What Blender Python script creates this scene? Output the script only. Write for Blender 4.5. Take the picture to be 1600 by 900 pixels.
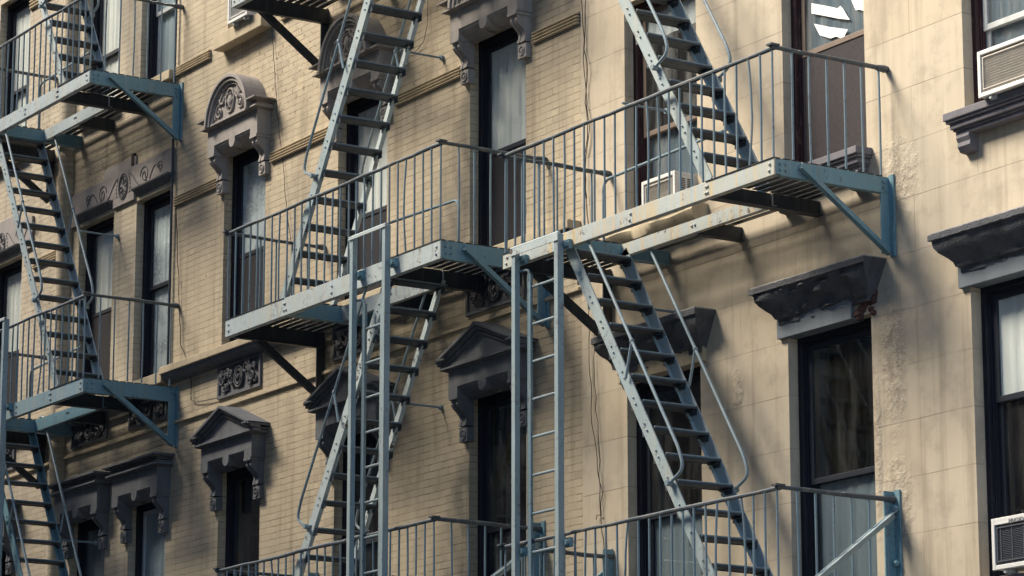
import bpy, math, random
from mathutils import Vector, Matrix, noise
R = math.radians
random.seed(7)
for o in list(bpy.data.objects): bpy.data.objects.remove(o)
S = bpy.context.scene
COL = S.collection

# ------------------------------------------------------------------ camera, sky, sun, exposure
CAM = Vector((0.0, -14.0, 1.6))
PITCH, YAW = R(12.5632), R(32.5345)
FWD = Vector((-math.cos(YAW)*math.cos(PITCH), math.sin(YAW)*math.cos(PITCH), math.sin(PITCH)))
cd = bpy.data.cameras.new('camera'); cam = bpy.data.objects.new('camera', cd); COL.objects.link(cam)
cam.location = CAM; cam.rotation_euler = FWD.to_track_quat('-Z', 'Y').to_euler()
cd.sensor_width = 36; cd.lens = 4995.05/1600*36; cd.clip_end = 3000; cd.clip_start = 0.1
S.camera = cam
SUN = Vector((-0.9, -1.0, 1.18)).normalized()
EL = math.asin(SUN.z); AZ = math.atan2(SUN.x, SUN.y)
W = bpy.data.worlds.new('World'); S.world = W; W.use_nodes = True
nt = W.node_tree; nt.nodes.clear()
sky = nt.nodes.new('ShaderNodeTexSky'); sky.sky_type = 'NISHITA'; sky.sun_disc = False
sky.sun_elevation = EL; sky.sun_rotation = AZ % (2*math.pi); sky.air_density = 1.0; sky.dust_density = 0.6; sky.ozone_density = 4.0
bg = nt.nodes.new('ShaderNodeBackground'); bg.inputs['Strength'].default_value = 0.062
wo = nt.nodes.new('ShaderNodeOutputWorld')
nt.links.new(sky.outputs[0], bg.inputs[0]); nt.links.new(bg.outputs[0], wo.inputs[0])
sd = bpy.data.lights.new('sun', 'SUN'); sun = bpy.data.objects.new('sun', sd); COL.objects.link(sun)
sd.energy = 5.0; sd.angle = R(30.0); sd.color = (1.0, 0.90, 0.745)
sun.location = (-20, -20, 40); sun.rotation_euler = SUN.to_track_quat('Z', 'Y').to_euler()
S.view_settings.view_transform = 'Standard'; S.view_settings.look = 'None'
S.view_settings.exposure = 2.03; S.view_settings.gamma = 1.0; S.view_settings.use_curve_mapping = False

# ------------------------------------------------------------------ node helpers / materials
class NM:
    def __init__(s, name):
        s.m = bpy.data.materials.new(name); s.m.use_nodes = True; s.t = s.m.node_tree; s.t.nodes.clear()
        s.out = s.t.nodes.new('ShaderNodeOutputMaterial')
        s.pos = s.n('ShaderNodeNewGeometry').outputs['Position']
    def n(s, typ, ins=None, **kw):
        nd = s.t.nodes.new(typ)
        for k, v in kw.items(): setattr(nd, k, v)
        for k, v in (ins or {}).items(): s.put(nd.inputs[k], v)
        return nd
    def put(s, sock, v):
        if hasattr(v, 'is_output') or isinstance(v, bpy.types.NodeSocket): s.t.links.new(v, sock)
        else:
            if sock.type == 'RGBA' and len(v) == 3: v = (*v, 1)
            sock.default_value = v
    def math(s, op, a, b=0.0, clamp=False):
        nd = s.n('ShaderNodeMath', {0: a, 1: b}, operation=op); nd.use_clamp = clamp; return nd.outputs[0]
    def vmul(s, v, k): return s.n('ShaderNodeVectorMath', {0: v, 1: k}, operation='MULTIPLY').outputs[0]
    def vadd(s, v, k): return s.n('ShaderNodeVectorMath', {0: v, 1: k}, operation='ADD').outputs[0]
    def noise(s, scale, detail=4, rough=.55, vec=None, st=None):
        v = vec or s.pos
        if st: v = s.vmul(v, st)
        return s.n('ShaderNodeTexNoise', {'Vector': v, 'Scale': scale, 'Detail': detail, 'Roughness': rough}).outputs['Fac']
    def ramp(s, f, a, b, lo=0.0, hi=1.0):
        nd = s.n('ShaderNodeMapRange', {0: f, 1: a, 2: b, 3: lo, 4: hi}); nd.clamp = True; nd.interpolation_type = 'SMOOTHSTEP'; return nd.outputs[0]
    def mix(s, f, a, b, bt='MIX'):
        nd = s.n('ShaderNodeMix', data_type='RGBA', blend_type=bt)
        s.put(nd.inputs[0], f); s.put(nd.inputs[6], a); s.put(nd.inputs[7], b); return nd.outputs[2]
    def sep(s, v=None): 
        nd = s.n('ShaderNodeSeparateXYZ', {0: v or s.pos}); return nd.outputs
    def comb(s, x, y, z): return s.n('ShaderNodeCombineXYZ', {0: x, 1: y, 2: z}).outputs[0]
    def bump(s, h, dist, strength=1.0, normal=None):
        ins = {'Height': h, 'Distance': dist, 'Strength': strength}
        if normal: ins['Normal'] = normal
        return s.n('ShaderNodeBump', ins).outputs[0]
    def blob(s, cx, cz, rx, rz, soft=1.3):
        x, y, z = s.sep()
        dx = s.math('DIVIDE', s.math('SUBTRACT', x, cx), rx); dz = s.math('DIVIDE', s.math('SUBTRACT', z, cz), rz)
        d = s.math('SQRT', s.math('ADD', s.math('MULTIPLY', dx, dx), s.math('MULTIPLY', dz, dz)))
        d = s.math('ADD', d, s.math('MULTIPLY', s.math('SUBTRACT', s.noise(7, 6, .65), .5), 2.2))
        return s.ramp(d, 1-soft*.5, 1+soft*.5, 1, 0)
    def bsdf(s, col, rough=.8, normal=None, spec=.3, **kw):
        ins = {'Base Color': col, 'Roughness': rough, 'Specular IOR Level': spec}
        if normal: ins['Normal'] = normal
        ins.update(kw)
        b = s.n('ShaderNodeBsdfPrincipled', ins); s.t.links.new(b.outputs[0], s.out.inputs[0]); return s.m

def m_metal(name, c, stain=.35, rust=.5, rough=.5, scol=(.52, .44, .28), edge=0.0):
    k = NM(name)
    a = k.noise(2.3, 5); b = k.noise(1, 5, .6, st=(16, 16, 1.1)); fine = k.noise(60, 4, .65)
    col = k.mix(a, tuple(v*.70 for v in c), tuple(min(1, v*1.18) for v in c))
    col = k.mix(k.math('MULTIPLY', k.ramp(b, .47, .68), stain), col, scol)
    col = k.mix(k.math('MULTIPLY', k.ramp(k.noise(.9, 3), .45, .7), stain*.6), col, (.50, .47, .38))
    patch = k.noise(3.1, 3)
    r = k.math('MULTIPLY', k.ramp(k.noise(26, 6, .72), .55, .63), k.ramp(patch, .44, .60))
    drip = k.math('MULTIPLY', k.ramp(k.noise(1, 4, .6, st=(24, 24, 1.8)), .58, .70), k.ramp(patch, .40, .6))
    col = k.mix(k.math('MULTIPLY', drip, rust*.7), col, (.26, .13, .055))
    col = k.mix(k.math('MULTIPLY', r, rust), col, (.075, .035, .022))
    col = k.mix(k.ramp(fine, .3, .7, 0, .12), col, (.05, .06, .07))
    if edge:
        bv = k.n('ShaderNodeBevel', {'Radius': .007}); bv.samples = 4
        dt = k.n('ShaderNodeVectorMath', {0: bv.outputs[0], 1: k.n('ShaderNodeNewGeometry').outputs['Normal']}, operation='DOT_PRODUCT').outputs['Value']
        em = k.math('MULTIPLY', k.ramp(dt, .985, .90, 0, 1), k.ramp(k.noise(9, 5, .7), .40, .58))
        col = k.mix(k.math('MULTIPLY', em, edge), col, k.mix(k.ramp(k.noise(2.5, 3), .46, .56), (.10, .055, .035), (.56, .56, .50)))
    return k.bsdf(col, rough, k.bump(k.math('ADD', fine, k.math('MULTIPLY', r, -1.5)), .0012, .6), .35)

def m_chipped(name, c):
    k = NM(name)
    col = k.mix(k.noise(5, 4), tuple(v*.8 for v in c), tuple(min(1, v*1.15) for v in c))
    p = k.ramp(k.noise(13, 6, .68), .54, .60)
    q = k.ramp(k.noise(2.2, 3), .42, .6)
    pr = k.math('MULTIPLY', p, q)
    col = k.mix(k.math('MULTIPLY', pr, .9), col, (.07, .045, .035))
    col = k.mix(k.math('MULTIPLY', k.ramp(k.noise(9, 5, .6), .56, .7), .35), col, (.55, .5, .4))
    return k.bsdf(col, .6, k.bump(k.math('SUBTRACT', k.noise(40, 3), pr), .003, .6), .3)

def m_stone(name, c, dirt=.6, bump=.004, scale=7):
    k = NM(name)
    a = k.noise(scale, 6, .6); b = k.noise(1, 5, .6, st=(11, 11, 1.4)); g = k.noise(70, 3)
    col = k.mix(a, tuple(v*.72 for v in c), tuple(min(1, v*1.3) for v in c))
    col = k.mix(k.math('MULTIPLY', k.ramp(b, .48, .72), dirt*.6), col, tuple(v*.42 for v in c))
    col = k.mix(k.math('MULTIPLY', k.ramp(k.noise(3.3, 5, .62), .56, .74), .4), col, tuple(min(1, v*1.7) for v in c))
    return k.bsdf(col, .85, k.bump(k.math('ADD', a, k.math('MULTIPLY', g, .5)), bump, .8), .2)

def m_brick(name, c1, c2, flake=.7, spots=()):
    k = NM(name)
    x, y, z = k.sep()
    wob = k.math('MULTIPLY', k.math('SUBTRACT', k.noise(4, 3), .5), .016)
    v = k.comb(k.math('ADD', x, y), k.math('ADD', z, wob), 0.0)
    bt = k.n('ShaderNodeTexBrick', {'Vector': v, 'Color1': (0, 0, 0), 'Color2': (1, 1, 1), 'Mortar': (.5, .5, .5), 'Scale': 1.0,
        'Mortar Size': .0046, 'Mortar Smooth': .35, 'Bias': 0.0, 'Brick Width': .205, 'Row Height': .0615})
    per, mort = bt.outputs['Color'], bt.outputs['Fac']
    pv = k.n('ShaderNodeSeparateColor', {0: per}).outputs[0]
    col = k.mix(k.n('ShaderNodeSeparateColor', {0: per}).outputs[0], c1, c2)
    col = k.mix(k.math('MULTIPLY', k.ramp(pv, .72, .95), k.ramp(k.noise(1.1, 3), .42, .62, .04, .38)), col, (.29, .235, .195))
    col = k.mix(k.math('MULTIPLY', k.ramp(pv, .22, .05), k.ramp(k.noise(1.7, 3), .42, .62, 0, .4)), col, (.60, .50, .34))
    big = k.noise(.8, 5, .6); med = k.noise(5, 5, .62)
    col = k.mix(k.ramp(big, .3, .72, 0, .55), col, tuple(v*.70 for v in c1))
    col = k.mix(k.ramp(med, .52, .78, 0, .45), col, (.62, .53, .36))
    st = k.noise(1, 5, .6, st=(6, 6, .5))
    col = k.mix(k.ramp(st, .46, .70, 0, .55), col, tuple(v*.5 for v in c2))
    fr_ = k.math('FRACT', k.math('DIVIDE', k.math('ADD', z, wob), .0615))
    bed = k.math('MAXIMUM', k.ramp(fr_, .0, .085, 1, 0), k.ramp(fr_, .94, 1.0, 0, 1))
    wear = k.math('MULTIPLY', k.ramp(k.noise(1, 5, .7, st=(4, 4, 13)), .40, .60, .05, 1), k.ramp(k.noise(1.2, 4, .65), .36, .58, .12, 1))
    shade_and_mortar = k.math('ADD', k.math('MULTIPLY', bed, k.math('MULTIPLY', wear, .62)), k.math('MULTIPLY', mort, k.ramp(k.noise(5, 4, .65), .50, .64, .02, .42)), True)  # bed-joint shadow lines painted in, together with darker mortar
    col = k.mix(shade_and_mortar, col, (.085, .062, .047))
    fl = k.math('MULTIPLY', k.ramp(k.noise(15, 5, .66), .645, .68), k.ramp(k.noise(.75, 2), .46, .60))
    if spots:
        ms = None
        for b_ in spots: ms = k.blob(*b_) if ms is None else k.math('MAXIMUM', ms, k.blob(*b_))
        fl = k.math('MAXIMUM', fl, k.math('MULTIPLY', ms, k.ramp(k.noise(19, 5, .68), .585, .625)))
    col = k.mix(k.math('MULTIPLY', fl, flake), col, (.15, .085, .058))
    fine = k.noise(55, 4, .6)
    h = k.math('ADD', k.math('MULTIPLY', mort, -1.0), k.math('ADD', k.math('MULTIPLY', fine, .32), k.math('MULTIPLY', med, .5)))
    h = k.math('SUBTRACT', h, k.math('MULTIPLY', fl, .6))
    return k.bsdf(col, .82, k.bump(h, .006, .9), .2)

def m_stucco(name, c):
    k = NM(name)
    x, y, z = k.sep()
    wob = k.math('MULTIPLY', k.math('SUBTRACT', k.noise(2.1, 3), .5), .012)
    v = k.comb(k.math('ADD', k.math('ADD', x, .41), y), k.math('ADD', k.math('SUBTRACT', z, 5.505), wob), 0.0)
    bt = k.n('ShaderNodeTexBrick', {'Vector': v, 'Color1': (0, 0, 0), 'Color2': (1, 1, 1), 'Mortar': (.5, .5, .5), 'Scale': 1.0,
        'Mortar Size': .0026, 'Mortar Smooth': .3, 'Bias': 0.0, 'Brick Width': 1.36, 'Row Height': .3945})
    mort = bt.outputs['Fac']
    big = k.noise(.7, 5, .6); med = k.noise(4, 6, .62)
    col = k.mix(big, tuple(v_*.68 for v_ in c), tuple(v_*1.22 for v_ in c))
    col = k.mix(k.n('ShaderNodeSeparateColor', {0: bt.outputs['Color']}).outputs[0], col, k.mix(.5, col, (.50, .44, .35)))
    col = k.mix(k.ramp(med, .48, .75, 0, .6), col, tuple(v_*.60 for v_ in c))
    col = k.mix(k.ramp(k.noise(1.9, 6, .68), .52, .64, 0, .4), col, (.30, .255, .20))
    st = k.noise(1, 6, .62, st=(7, 7, .33))
    col = k.mix(k.ramp(st, .47, .74, 0, .60), col, tuple(v_*.50 for v_ in c))
    st2 = k.noise(1, 5, .6, vec=k.vadd(k.pos, (31, 0, 4)), st=(10, 10, .4))
    col = k.mix(k.ramp(st2, .55, .75, 0, .42), col, (.60, .53, .41))
    col = k.mix(k.math('MULTIPLY', mort, k.ramp(k.noise(2.6, 4), .40, .64, .10, .62)), col, (.14, .105, .08))
    # rough repairs and spalls that belong to this wall
    p = k.blob(-17.0, 5.95, .10, .40)
    for b in ((-16.90, 7.25, .16, .22), (-17.2, 5.35, .04, .45), (-18.82, 6.05, .05, .14), (-19.9, 6.55, .5, .10), (-17.0, 4.95, .12, .25)):
        p = k.math('MAXIMUM', p, k.blob(*b))
    lump = k.noise(16, 6, .68)
    col = k.mix(k.math('MULTIPLY', p, k.ramp(lump, .42, .6, .05, .35)), col, (.56, .49, .38))
    col = k.mix(k.math('MULTIPLY', p, k.ramp(lump, .55, .42, 0, .35)), col, (.17, .12, .10))
    crack = k.n('ShaderNodeTexVoronoi', {'Vector': k.vadd(k.pos, k.vmul(k.n('ShaderNodeTexNoise', {'Vector': k.pos, 'Scale': 3.0, 'Detail': 4.0}).outputs['Color'], (.5, .5, .5))), 'Scale': .85}, feature='DISTANCE_TO_EDGE').outputs[0]
    ck = k.math('MULTIPLY', k.ramp(crack, 0, .006, 1, 0), k.ramp(k.noise(.9, 2), .5, .6))
    col = k.mix(k.math('MULTIPLY', ck, .0), col, (.12, .09, .07))
    fine = k.noise(90, 3)
    h = k.math('ADD', k.math('MULTIPLY', mort, -.8), k.math('ADD', k.math('MULTIPLY', fine, .16), k.math('MULTIPLY', med, .7)))
    h = k.math('ADD', h, k.math('MULTIPLY', p, k.math('MULTIPLY', lump, 5.0)))
    return k.bsdf(col, .85, k.bump(h, .005, .9), .2)

def m_plain(name, c, rough=.6, var=.25, spec=.3, scale=12):
    k = NM(name)
    col = k.mix(k.noise(scale, 5, .6), tuple(v*(1-var) for v in c), tuple(min(1, v*(1+var)) for v in c))
    return k.bsdf(col, rough, k.bump(k.noise(45, 3), .001, .5), spec)

def m_wood(name, c, peel):
    k = NM(name)
    g = k.noise(1, 6, .65, st=(30, 30, 2.5))
    col = k.mix(g, tuple(v*.6 for v in c), tuple(v*1.4 for v in c))
    col = k.mix(k.ramp(k.noise(1, 6, .7, st=(22, 22, 6)), .56, .64, 0, .8), col, peel)
    return k.bsdf(col, .6, k.bump(g, .003, .7), .3)

def m_glass(name, tint=(.95, .97, .97), dirt=.05):
    k = NM(name)
    tr = k.n('ShaderNodeBsdfTransparent', {'Color': tint})
    nz = k.bump(k.noise(1.3, 2), .02, .10)
    gl = k.n('ShaderNodeBsdfGlossy', {'Color': (1, 1, 1), 'Roughness': .03, 'Normal': nz})
    fr = k.math('ADD', k.math('MULTIPLY', k.math('POWER', k.n('ShaderNodeLayerWeight', {'Blend': .5, 'Normal': nz}).outputs['Facing'], 4.0), .9), .045)
    a = k.n('ShaderNodeMixShader', {0: k.math('MULTIPLY', fr, .8, True), 1: tr.outputs[0], 2: gl.outputs[0]})
    df = k.n('ShaderNodeBsdfDiffuse', {'Color': (.42, .42, .40)})
    dm = k.math('MULTIPLY', k.math('ADD', k.ramp(k.noise(140, 3, .7), .5, .75), k.ramp(k.noise(1, 4, .6, st=(9, 9, 1.2)), .42, .75)), dirt)
    b = k.n('ShaderNodeMixShader', {0: dm, 1: a.outputs[0], 2: df.outputs[0]})
    k.t.links.new(b.outputs[0], k.out.inputs[0]); return k.m

def m_cloth(name, c):
    k = NM(name)
    col = k.mix(k.noise(1, 4, .6, st=(9, 9, .8)), tuple(v*.78 for v in c), c)
    return k.bsdf(col, .9, k.bump(k.noise(120, 2), .001, .4), .1)

def m_lace(name, c):
    k = NM(name)
    x, y, z = k.sep()
    w = k.n('ShaderNodeTexVoronoi', {'Vector': k.pos, 'Scale': 26.0}).outputs[0]
    f = k.math('MULTIPLY', k.ramp(w, .25, .55), k.ramp(k.noise(4, 3), .4, .6))
    col = k.mix(k.math('MULTIPLY', f, .5), c, (.16, .19, .22))
    return k.bsdf(col, .9, None, .1)

MAT = dict(
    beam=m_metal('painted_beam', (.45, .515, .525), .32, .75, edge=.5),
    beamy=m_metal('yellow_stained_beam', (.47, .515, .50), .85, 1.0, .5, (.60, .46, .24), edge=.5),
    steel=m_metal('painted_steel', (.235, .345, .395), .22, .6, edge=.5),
    teal=m_metal('shaded_bracket_steel', (.14, .28, .335), .10, .5, edge=.5),  # beam paint in a shaded tone for faces turned from the sun
    rail=m_metal('painted_railing', (.165, .245, .295), .10, .6),
    toprail=m_metal('weathered_top_rail', (.055, .075, .092), .12, .7),
    dark=m_metal('shade_dark_steel', (.022, .032, .044), .05, .4),  # same paint as the other steel, darkened to carry the shade
    post=m_metal('painted_ladder_post', (.30, .385, .41), .18, .5, edge=.5),
    chip=m_chipped('chipped_stringer_paint', (.42, .48, .48)),
    stringer=m_metal('stringer_paint', (.345, .425, .445), .25, .8, edge=.5),
    tread=m_metal('worn_tread', (.050, .066, .082), .05, .3, .55),
    slat=m_metal('grating_slats', (.035, .042, .05), .10, .4),
    hand=m_metal('handrail_paint', (.22, .295, .335), .15, .35, .4),
    rust=m_plain('rusty_iron', (.06, .045, .045), .8, .5, .2, 40),
    brick=m_brick('painted_brick', (.50, .42, .30), (.455, .38, .27), .75, ((-26.0, 10.3, .75, .55), (-26.75, 7.82, .35, .10), (-24.6, 8.2, .3, .5), (-26.4, 9.1, .3, .3))),
    brick2=m_brick('painted_brick_of_left_house', (.49, .425, .325), (.445, .38, .285), .9, ((-31.45, 11.2, .45, 1.3), (-31.45, 8.9, .4, .9), (-30.2, 10.3, .5, .2))),
    stucco=m_stucco('scored_stucco', (.49, .415, .31)),
    stone=m_stone('painted_brownstone', (.30, .275, .255)),
    stone_d=m_stone('shaded_brownstone', (.125, .13, .14)),  # shade on lower hoods and under ledges put into the stone colour
    frieze=m_stone('grey_frieze_stone', (.28, .255, .245), .5),
    relief=m_stone('dark_relief_stone', (.10, .10, .105), .5, .008, 20),
    sill=m_stone('tan_sill_stone', (.43, .36, .25), .5),
    rib=m_stone('brick_rib', (.47, .39, .275), .4),
    csill=m_stone('grey_painted_sill', (.155, .15, .165), .3, .002),
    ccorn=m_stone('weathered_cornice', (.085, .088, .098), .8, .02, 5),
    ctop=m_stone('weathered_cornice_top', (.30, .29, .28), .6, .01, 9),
    lintel=m_stone('grey_lintel_paint', (.155, .175, .195), .4, .002, 5),
    core=m_stone('exposed_red_brick', (.085, .045, .040), .8, .03, 16),
    wood=m_wood('dark_window_frame', (.012, .013, .022), (.02, .022, .03)),
    brownwood=m_wood('peeling_brown_frame', (.040, .018, .020), (.11, .07, .06)),
    sash=m_plain('dark_sash_paint', (.022, .026, .036), .5),
    sashtan=m_plain('tan_meeting_rail', (.16, .12, .095), .6),
    alum=m_plain('white_sash', (.42, .44, .44), .5),
    glass=m_glass('window_glass'), glassd=m_glass('dusty_window_glass', (.85, .88, .90), .20),
    curtain_and_reflection=m_cloth('white_curtain_and_reflection', (.88, .87, .83)), blue=m_cloth('pale_blue_curtain', (.42, .50, .55)),
    lace=m_lace('lace_curtain', (.70, .74, .75)), dimcurtain=m_cloth('grey_blind', (.20, .245, .275)),
    screen=m_plain('insect_screen', (.034, .033, .037), .9, .3, .1, 30), screen2=m_plain('brown_insect_screen', (.052, .047, .050), .9, .3, .1, 30),
    ac=m_plain('white_enamel', (.66, .65, .62), .5, .12), acg=m_plain('aluminium_fins', (.50, .465, .41), .6, .2), acd=m_plain('dark_fins', (.085, .09, .105), .6, .2),
    cable=m_plain('black_cable', (.02, .018, .018), .6), black=m_plain('dark_void', (.01, .01, .012), .9),
    reflected_sky=m_plain('white_reflection', (.85, .85, .83), .9, .05), ink=m_plain('grey_lettering', (.12, .12, .13), .6),
    asphalt=m_plain('asphalt', (.05, .05, .052), .9), paving=m_plain('concrete_paving', (.30, .29, .27), .9),
    opp=m_stone('soot_brown_brick', (.13, .09, .07)),
)

# ------------------------------------------------------------------ mesh builder
class MB:
    def __init__(s): s.v = []; s.f = []
    def box(s, x0, x1, y0, y1, z0, z1):
        b = len(s.v)
        s.v += [(x0,y0,z0),(x1,y0,z0),(x1,y1,z0),(x0,y1,z0),(x0,y0,z1),(x1,y0,z1),(x1,y1,z1),(x0,y1,z1)]
        s.f += [tuple(b+i for i in q) for q in ((0,3,2,1),(4,5,6,7),(0,1,5,4),(1,2,6,5),(2,3,7,6),(3,0,4,7))]
        return s
    def bar(s, p, q, w, t, up=(0,0,1)):
        p, q = Vector(p), Vector(q); d = (q-p).normalized(); a = d.cross(Vector(up))
        if a.length < 1e-4: a = d.cross(Vector((1,0,0)))
        a.normalize(); c = a.cross(d).normalized(); b = len(s.v)
        for e in (p, q):
            for sa, sc in ((-1,-1),(1,-1),(1,1),(-1,1)): s.v.append(tuple(e+a*(sa*w/2)+c*(sc*t/2)))
        s.f += [tuple(b+i for i in k) for k in ((0,1,2,3),(7,6,5,4),(0,4,5,1),(1,5,6,2),(2,6,7,3),(3,7,4,0))]
        return s
    def tube(s, pts, r, n=8, closed=False):
        pts = [Vector(p) for p in pts]; b = len(s.v); m = len(pts); ref = None
        for i, p in enumerate(pts):
            if closed: d = pts[(i+1) % m]-pts[i-1]
            else: d = pts[min(i+1, m-1)]-pts[max(i-1, 0)]
            d.normalize()
            if ref is None:
                ref = d.cross(Vector((.31,.2,.93)));
                if ref.length < .05: ref = d.cross(Vector((1,0,0)))
            ref = (ref-d*ref.dot(d)).normalized(); o = d.cross(ref)
            rr = r[i] if isinstance(r, (list, tuple)) else r
            for k in range(n):
                t = 2*math.pi*k/n; s.v.append(tuple(p+(ref*math.cos(t)+o*math.sin(t))*rr))
        for i in range(m if closed else m-1):
            j = (i+1) % m
            for k in range(n): s.f.append((b+i*n+k, b+i*n+(k+1) % n, b+j*n+(k+1) % n, b+j*n+k))
        if not closed:
            s.f.append(tuple(b+k for k in range(n))[::-1]); s.f.append(tuple(b+(m-1)*n+k for k in range(n)))
        return s
    def prism(s, poly, y0, y1):                      # poly: (x,z) counter-clockwise seen from the street (-Y)
        b = len(s.v); n = len(poly)
        s.v += [(x,y0,z) for x,z in poly]+[(x,y1,z) for x,z in poly]
        s.f.append(tuple(range(b, b+n))); s.f.append(tuple(range(b+2*n-1, b+n-1, -1)))
        for i in range(n):
            j = (i+1) % n; s.f.append((b+j, b+i, b+n+i, b+n+j))
        return s
    def profx(s, prof, x0, x1):                      # prof: (y,z) closed polygon, extruded along X
        b = len(s.v); n = len(prof)
        s.v += [(x0,y,z) for y,z in prof]+[(x1,y,z) for y,z in prof]
        s.f.append(tuple(range(b, b+n))[::-1]); s.f.append(tuple(range(b+n, b+2*n)))
        for i in range(n):
            j = (i+1) % n; s.f.append((b+i, b+j, b+n+j, b+n+i))
        return s
    def ball(s, c, r, n=8, sq=(1,1,1)):
        b = len(s.v); c = Vector(c); m = n//2
        for i in range(m+1):
            t = math.pi*i/m
            for k in range(n):
                u = 2*math.pi*k/n
                s.v.append((c.x+r*sq[0]*math.sin(t)*math.cos(u), c.y+r*sq[1]*math.sin(t)*math.sin(u), c.z+r*sq[2]*math.cos(t)))
        for i in range(m):
            for k in range(n): s.f.append((b+i*n+k, b+(i+1)*n+k, b+(i+1)*n+(k+1) % n, b+i*n+(k+1) % n))
        return s
    def disc(s, c, axis, r, h, n=10):
        c = Vector(c); a = Vector(axis).normalized(); return s.tube([c, c+a*h], r, n)
    def bolt(s, c, axis, r=.011): # domed rivet head
        c = Vector(c); a = Vector(axis).normalized()
        return s.tube([c-a*.002, c+a*.004, c+a*.009, c+a*.012], [r, r, r*.75, r*.25], 8)
    def mesh(s, name, mat, org=(0,0,0), smooth=False):
        me = bpy.data.meshes.new(name); ox, oy, oz = org
        me.from_pydata([(x-ox, y-oy, z-oz) for x,y,z in s.v], [], s.f); me.validate(); 
        import bmesh
        bm = bmesh.new(); bm.from_mesh(me); bmesh.ops.recalc_face_normals(bm, faces=bm.faces); bm.to_mesh(me); bm.free()
        me.materials.append(mat)
        if smooth:
            for p in me.polygons: p.use_smooth = True
            try: me.set_sharp_from_angle(angle=R(42))
            except Exception: pass
        return me
    def build(s, name, mat, parent=None, smooth=False, label=None, bevel=0):
        org = (0,0,0)
        p = parent
        while p is not None and p.parent is not None: p = p.parent
        if p is not None: org = tuple(p.location)
        o = bpy.data.objects.new(name, s.mesh(name, mat, org, smooth)); COL.objects.link(o)
        if parent is not None: o.parent = parent
        if label: o['label'] = label
        if bevel:
            b = o.modifiers.new('bevel', 'BEVEL'); b.width = bevel; b.segments = 2; b.limit_method = 'ANGLE'
        return o

def thing(name, label, cat, loc, group=None, kind=None):
    o = bpy.data.objects.new(name, None); COL.objects.link(o); o.location = loc; o.empty_display_size = .1
    o['label'] = label; o['category'] = cat
    if group: o['group'] = group
    return o
def tag(o, label, cat, group=None):
    o['label'] = label; o['category'] = cat
    if group: o['group'] = group
    return o

def at(px, py, Y=0.0):
    """the point of the plane y = Y that is seen at pixel (px, py) of the 1600x900 photograph"""
    r = FWD.cross(Vector((0,0,1))).normalized(); u = r.cross(FWD)
    d = FWD+r*((px-800)/4995.05)-u*((py-450)/4995.05)
    return CAM+d*((Y-CAM.y)/d.y)

# ------------------------------------------------------------------ ground
g = MB().box(-400, 400, -400, 400, -.5, 0).build('ground', MAT['asphalt']); g['kind'] = 'structure'
g = MB().box(-120, 60, -4.2, 8, 0.001, .13).build('pavement', MAT['paving'], bevel=.015); g['kind'] = 'structure'
g = MB().box(-120, 60, -18.4, -13.2, 0.001, .13).build('far_pavement', MAT['paving']); g['kind'] = 'structure'

# ------------------------------------------------------------------ facades
RD = .085      # depth of the masonry reveal
def facade(name, x0, x1, z1, holes, mat, root):
    xs = sorted({x0, x1}|{h[0] for h in holes}|{h[1] for h in holes}); zs = sorted({.0, z1}|{h[2] for h in holes}|{h[3] for h in holes})
    m = MB(); D = .34
    def solid(i, j):
        if i < 0 or j < 0 or i >= len(xs)-1 or j >= len(zs)-1: return True
        cx, cz = (xs[i]+xs[i+1])/2, (zs[j]+zs[j+1])/2
        return not any(h[0] < cx < h[1] and h[2] < cz < h[3] for h in holes)
    def q(*p): b = len(m.v); m.v.extend(p); m.f.append((b, b+1, b+2, b+3))
    for i in range(len(xs)-1):
        for j in range(len(zs)-1):
            a, b, c, d = xs[i], xs[i+1], zs[j], zs[j+1]
            if solid(i, j):
                q((a,0,c),(b,0,c),(b,0,d),(a,0,d)); q((a,D,c),(a,D,d),(b,D,d),(b,D,c))
            else:
                if solid(i-1, j): q((a,0,c),(a,0,d),(a,D,d),(a,D,c))
                if solid(i+1, j): q((b,0,c),(b,D,c),(b,D,d),(b,0,d))
                if solid(i, j-1): q((a,0,c),(a,D,c),(b,D,c),(b,0,c))
                if solid(i, j+1): q((a,0,d),(b,0,d),(b,D,d),(a,D,d))
    q((x0,0,0),(x0,0,z1),(x0,9,z1),(x0,9,0)); q((x1,0,0),(x1,9,0),(x1,9,z1),(x1,0,z1)); q((x0,9,0),(x0,9,z1),(x1,9,z1),(x1,9,0))
    q((x0,0,z1),(x1,0,z1),(x1,9,z1),(x0,9,z1))
    me = bpy.data.meshes.new(name); ox, oy, oz = root.location
    me.from_pydata([(x-ox, y-oy, z-oz) for x,y,z in m.v], [], m.f); me.materials.append(mat)
    o = bpy.data.objects.new('wall', me); COL.objects.link(o); o.parent = root
    # floor slabs and a party wall behind the front rooms keep the rooms dark
    fl = MB()
    for z in (1.0, 4.0, 7.1, 10.25, 13.3): fl.box(x0+.05, x1-.05, D+.01, 8.9, z, z+.2)
    fl.build('floor_slab', MAT['black'], root)
    return o

def ring(m, x0, x1, z0, z1, w, y0, y1):
    m.box(x0, x0+w, y0, y1, z0, z1); m.box(x1-w, x1, y0, y1, z0, z1); m.box(x0+w, x1-w, y0, y1, z0, z0+w); m.box(x0+w, x1-w, y0, y1, z1-w, z1)

def curtain_mb(x0, x1, z0, z1, y, amp=.012, n=36, seed=0):
    m = MB(); rnd = random.Random(seed); ph = [rnd.uniform(0, 6) for _ in range(3)]
    for i in range(n+1):
        t = i/n; x = x0+(x1-x0)*t
        dy = amp*(math.sin(t*37+ph[0])+.6*math.sin(t*61+ph[1])+.5*math.sin(t*13+ph[2]))
        m.v += [(x, y+dy, z0), (x, y+dy*.7, z1)]
    for i in range(n): m.f.append((2*i, 2*i+2, 2*i+3, 2*i+1))
    return m

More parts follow.
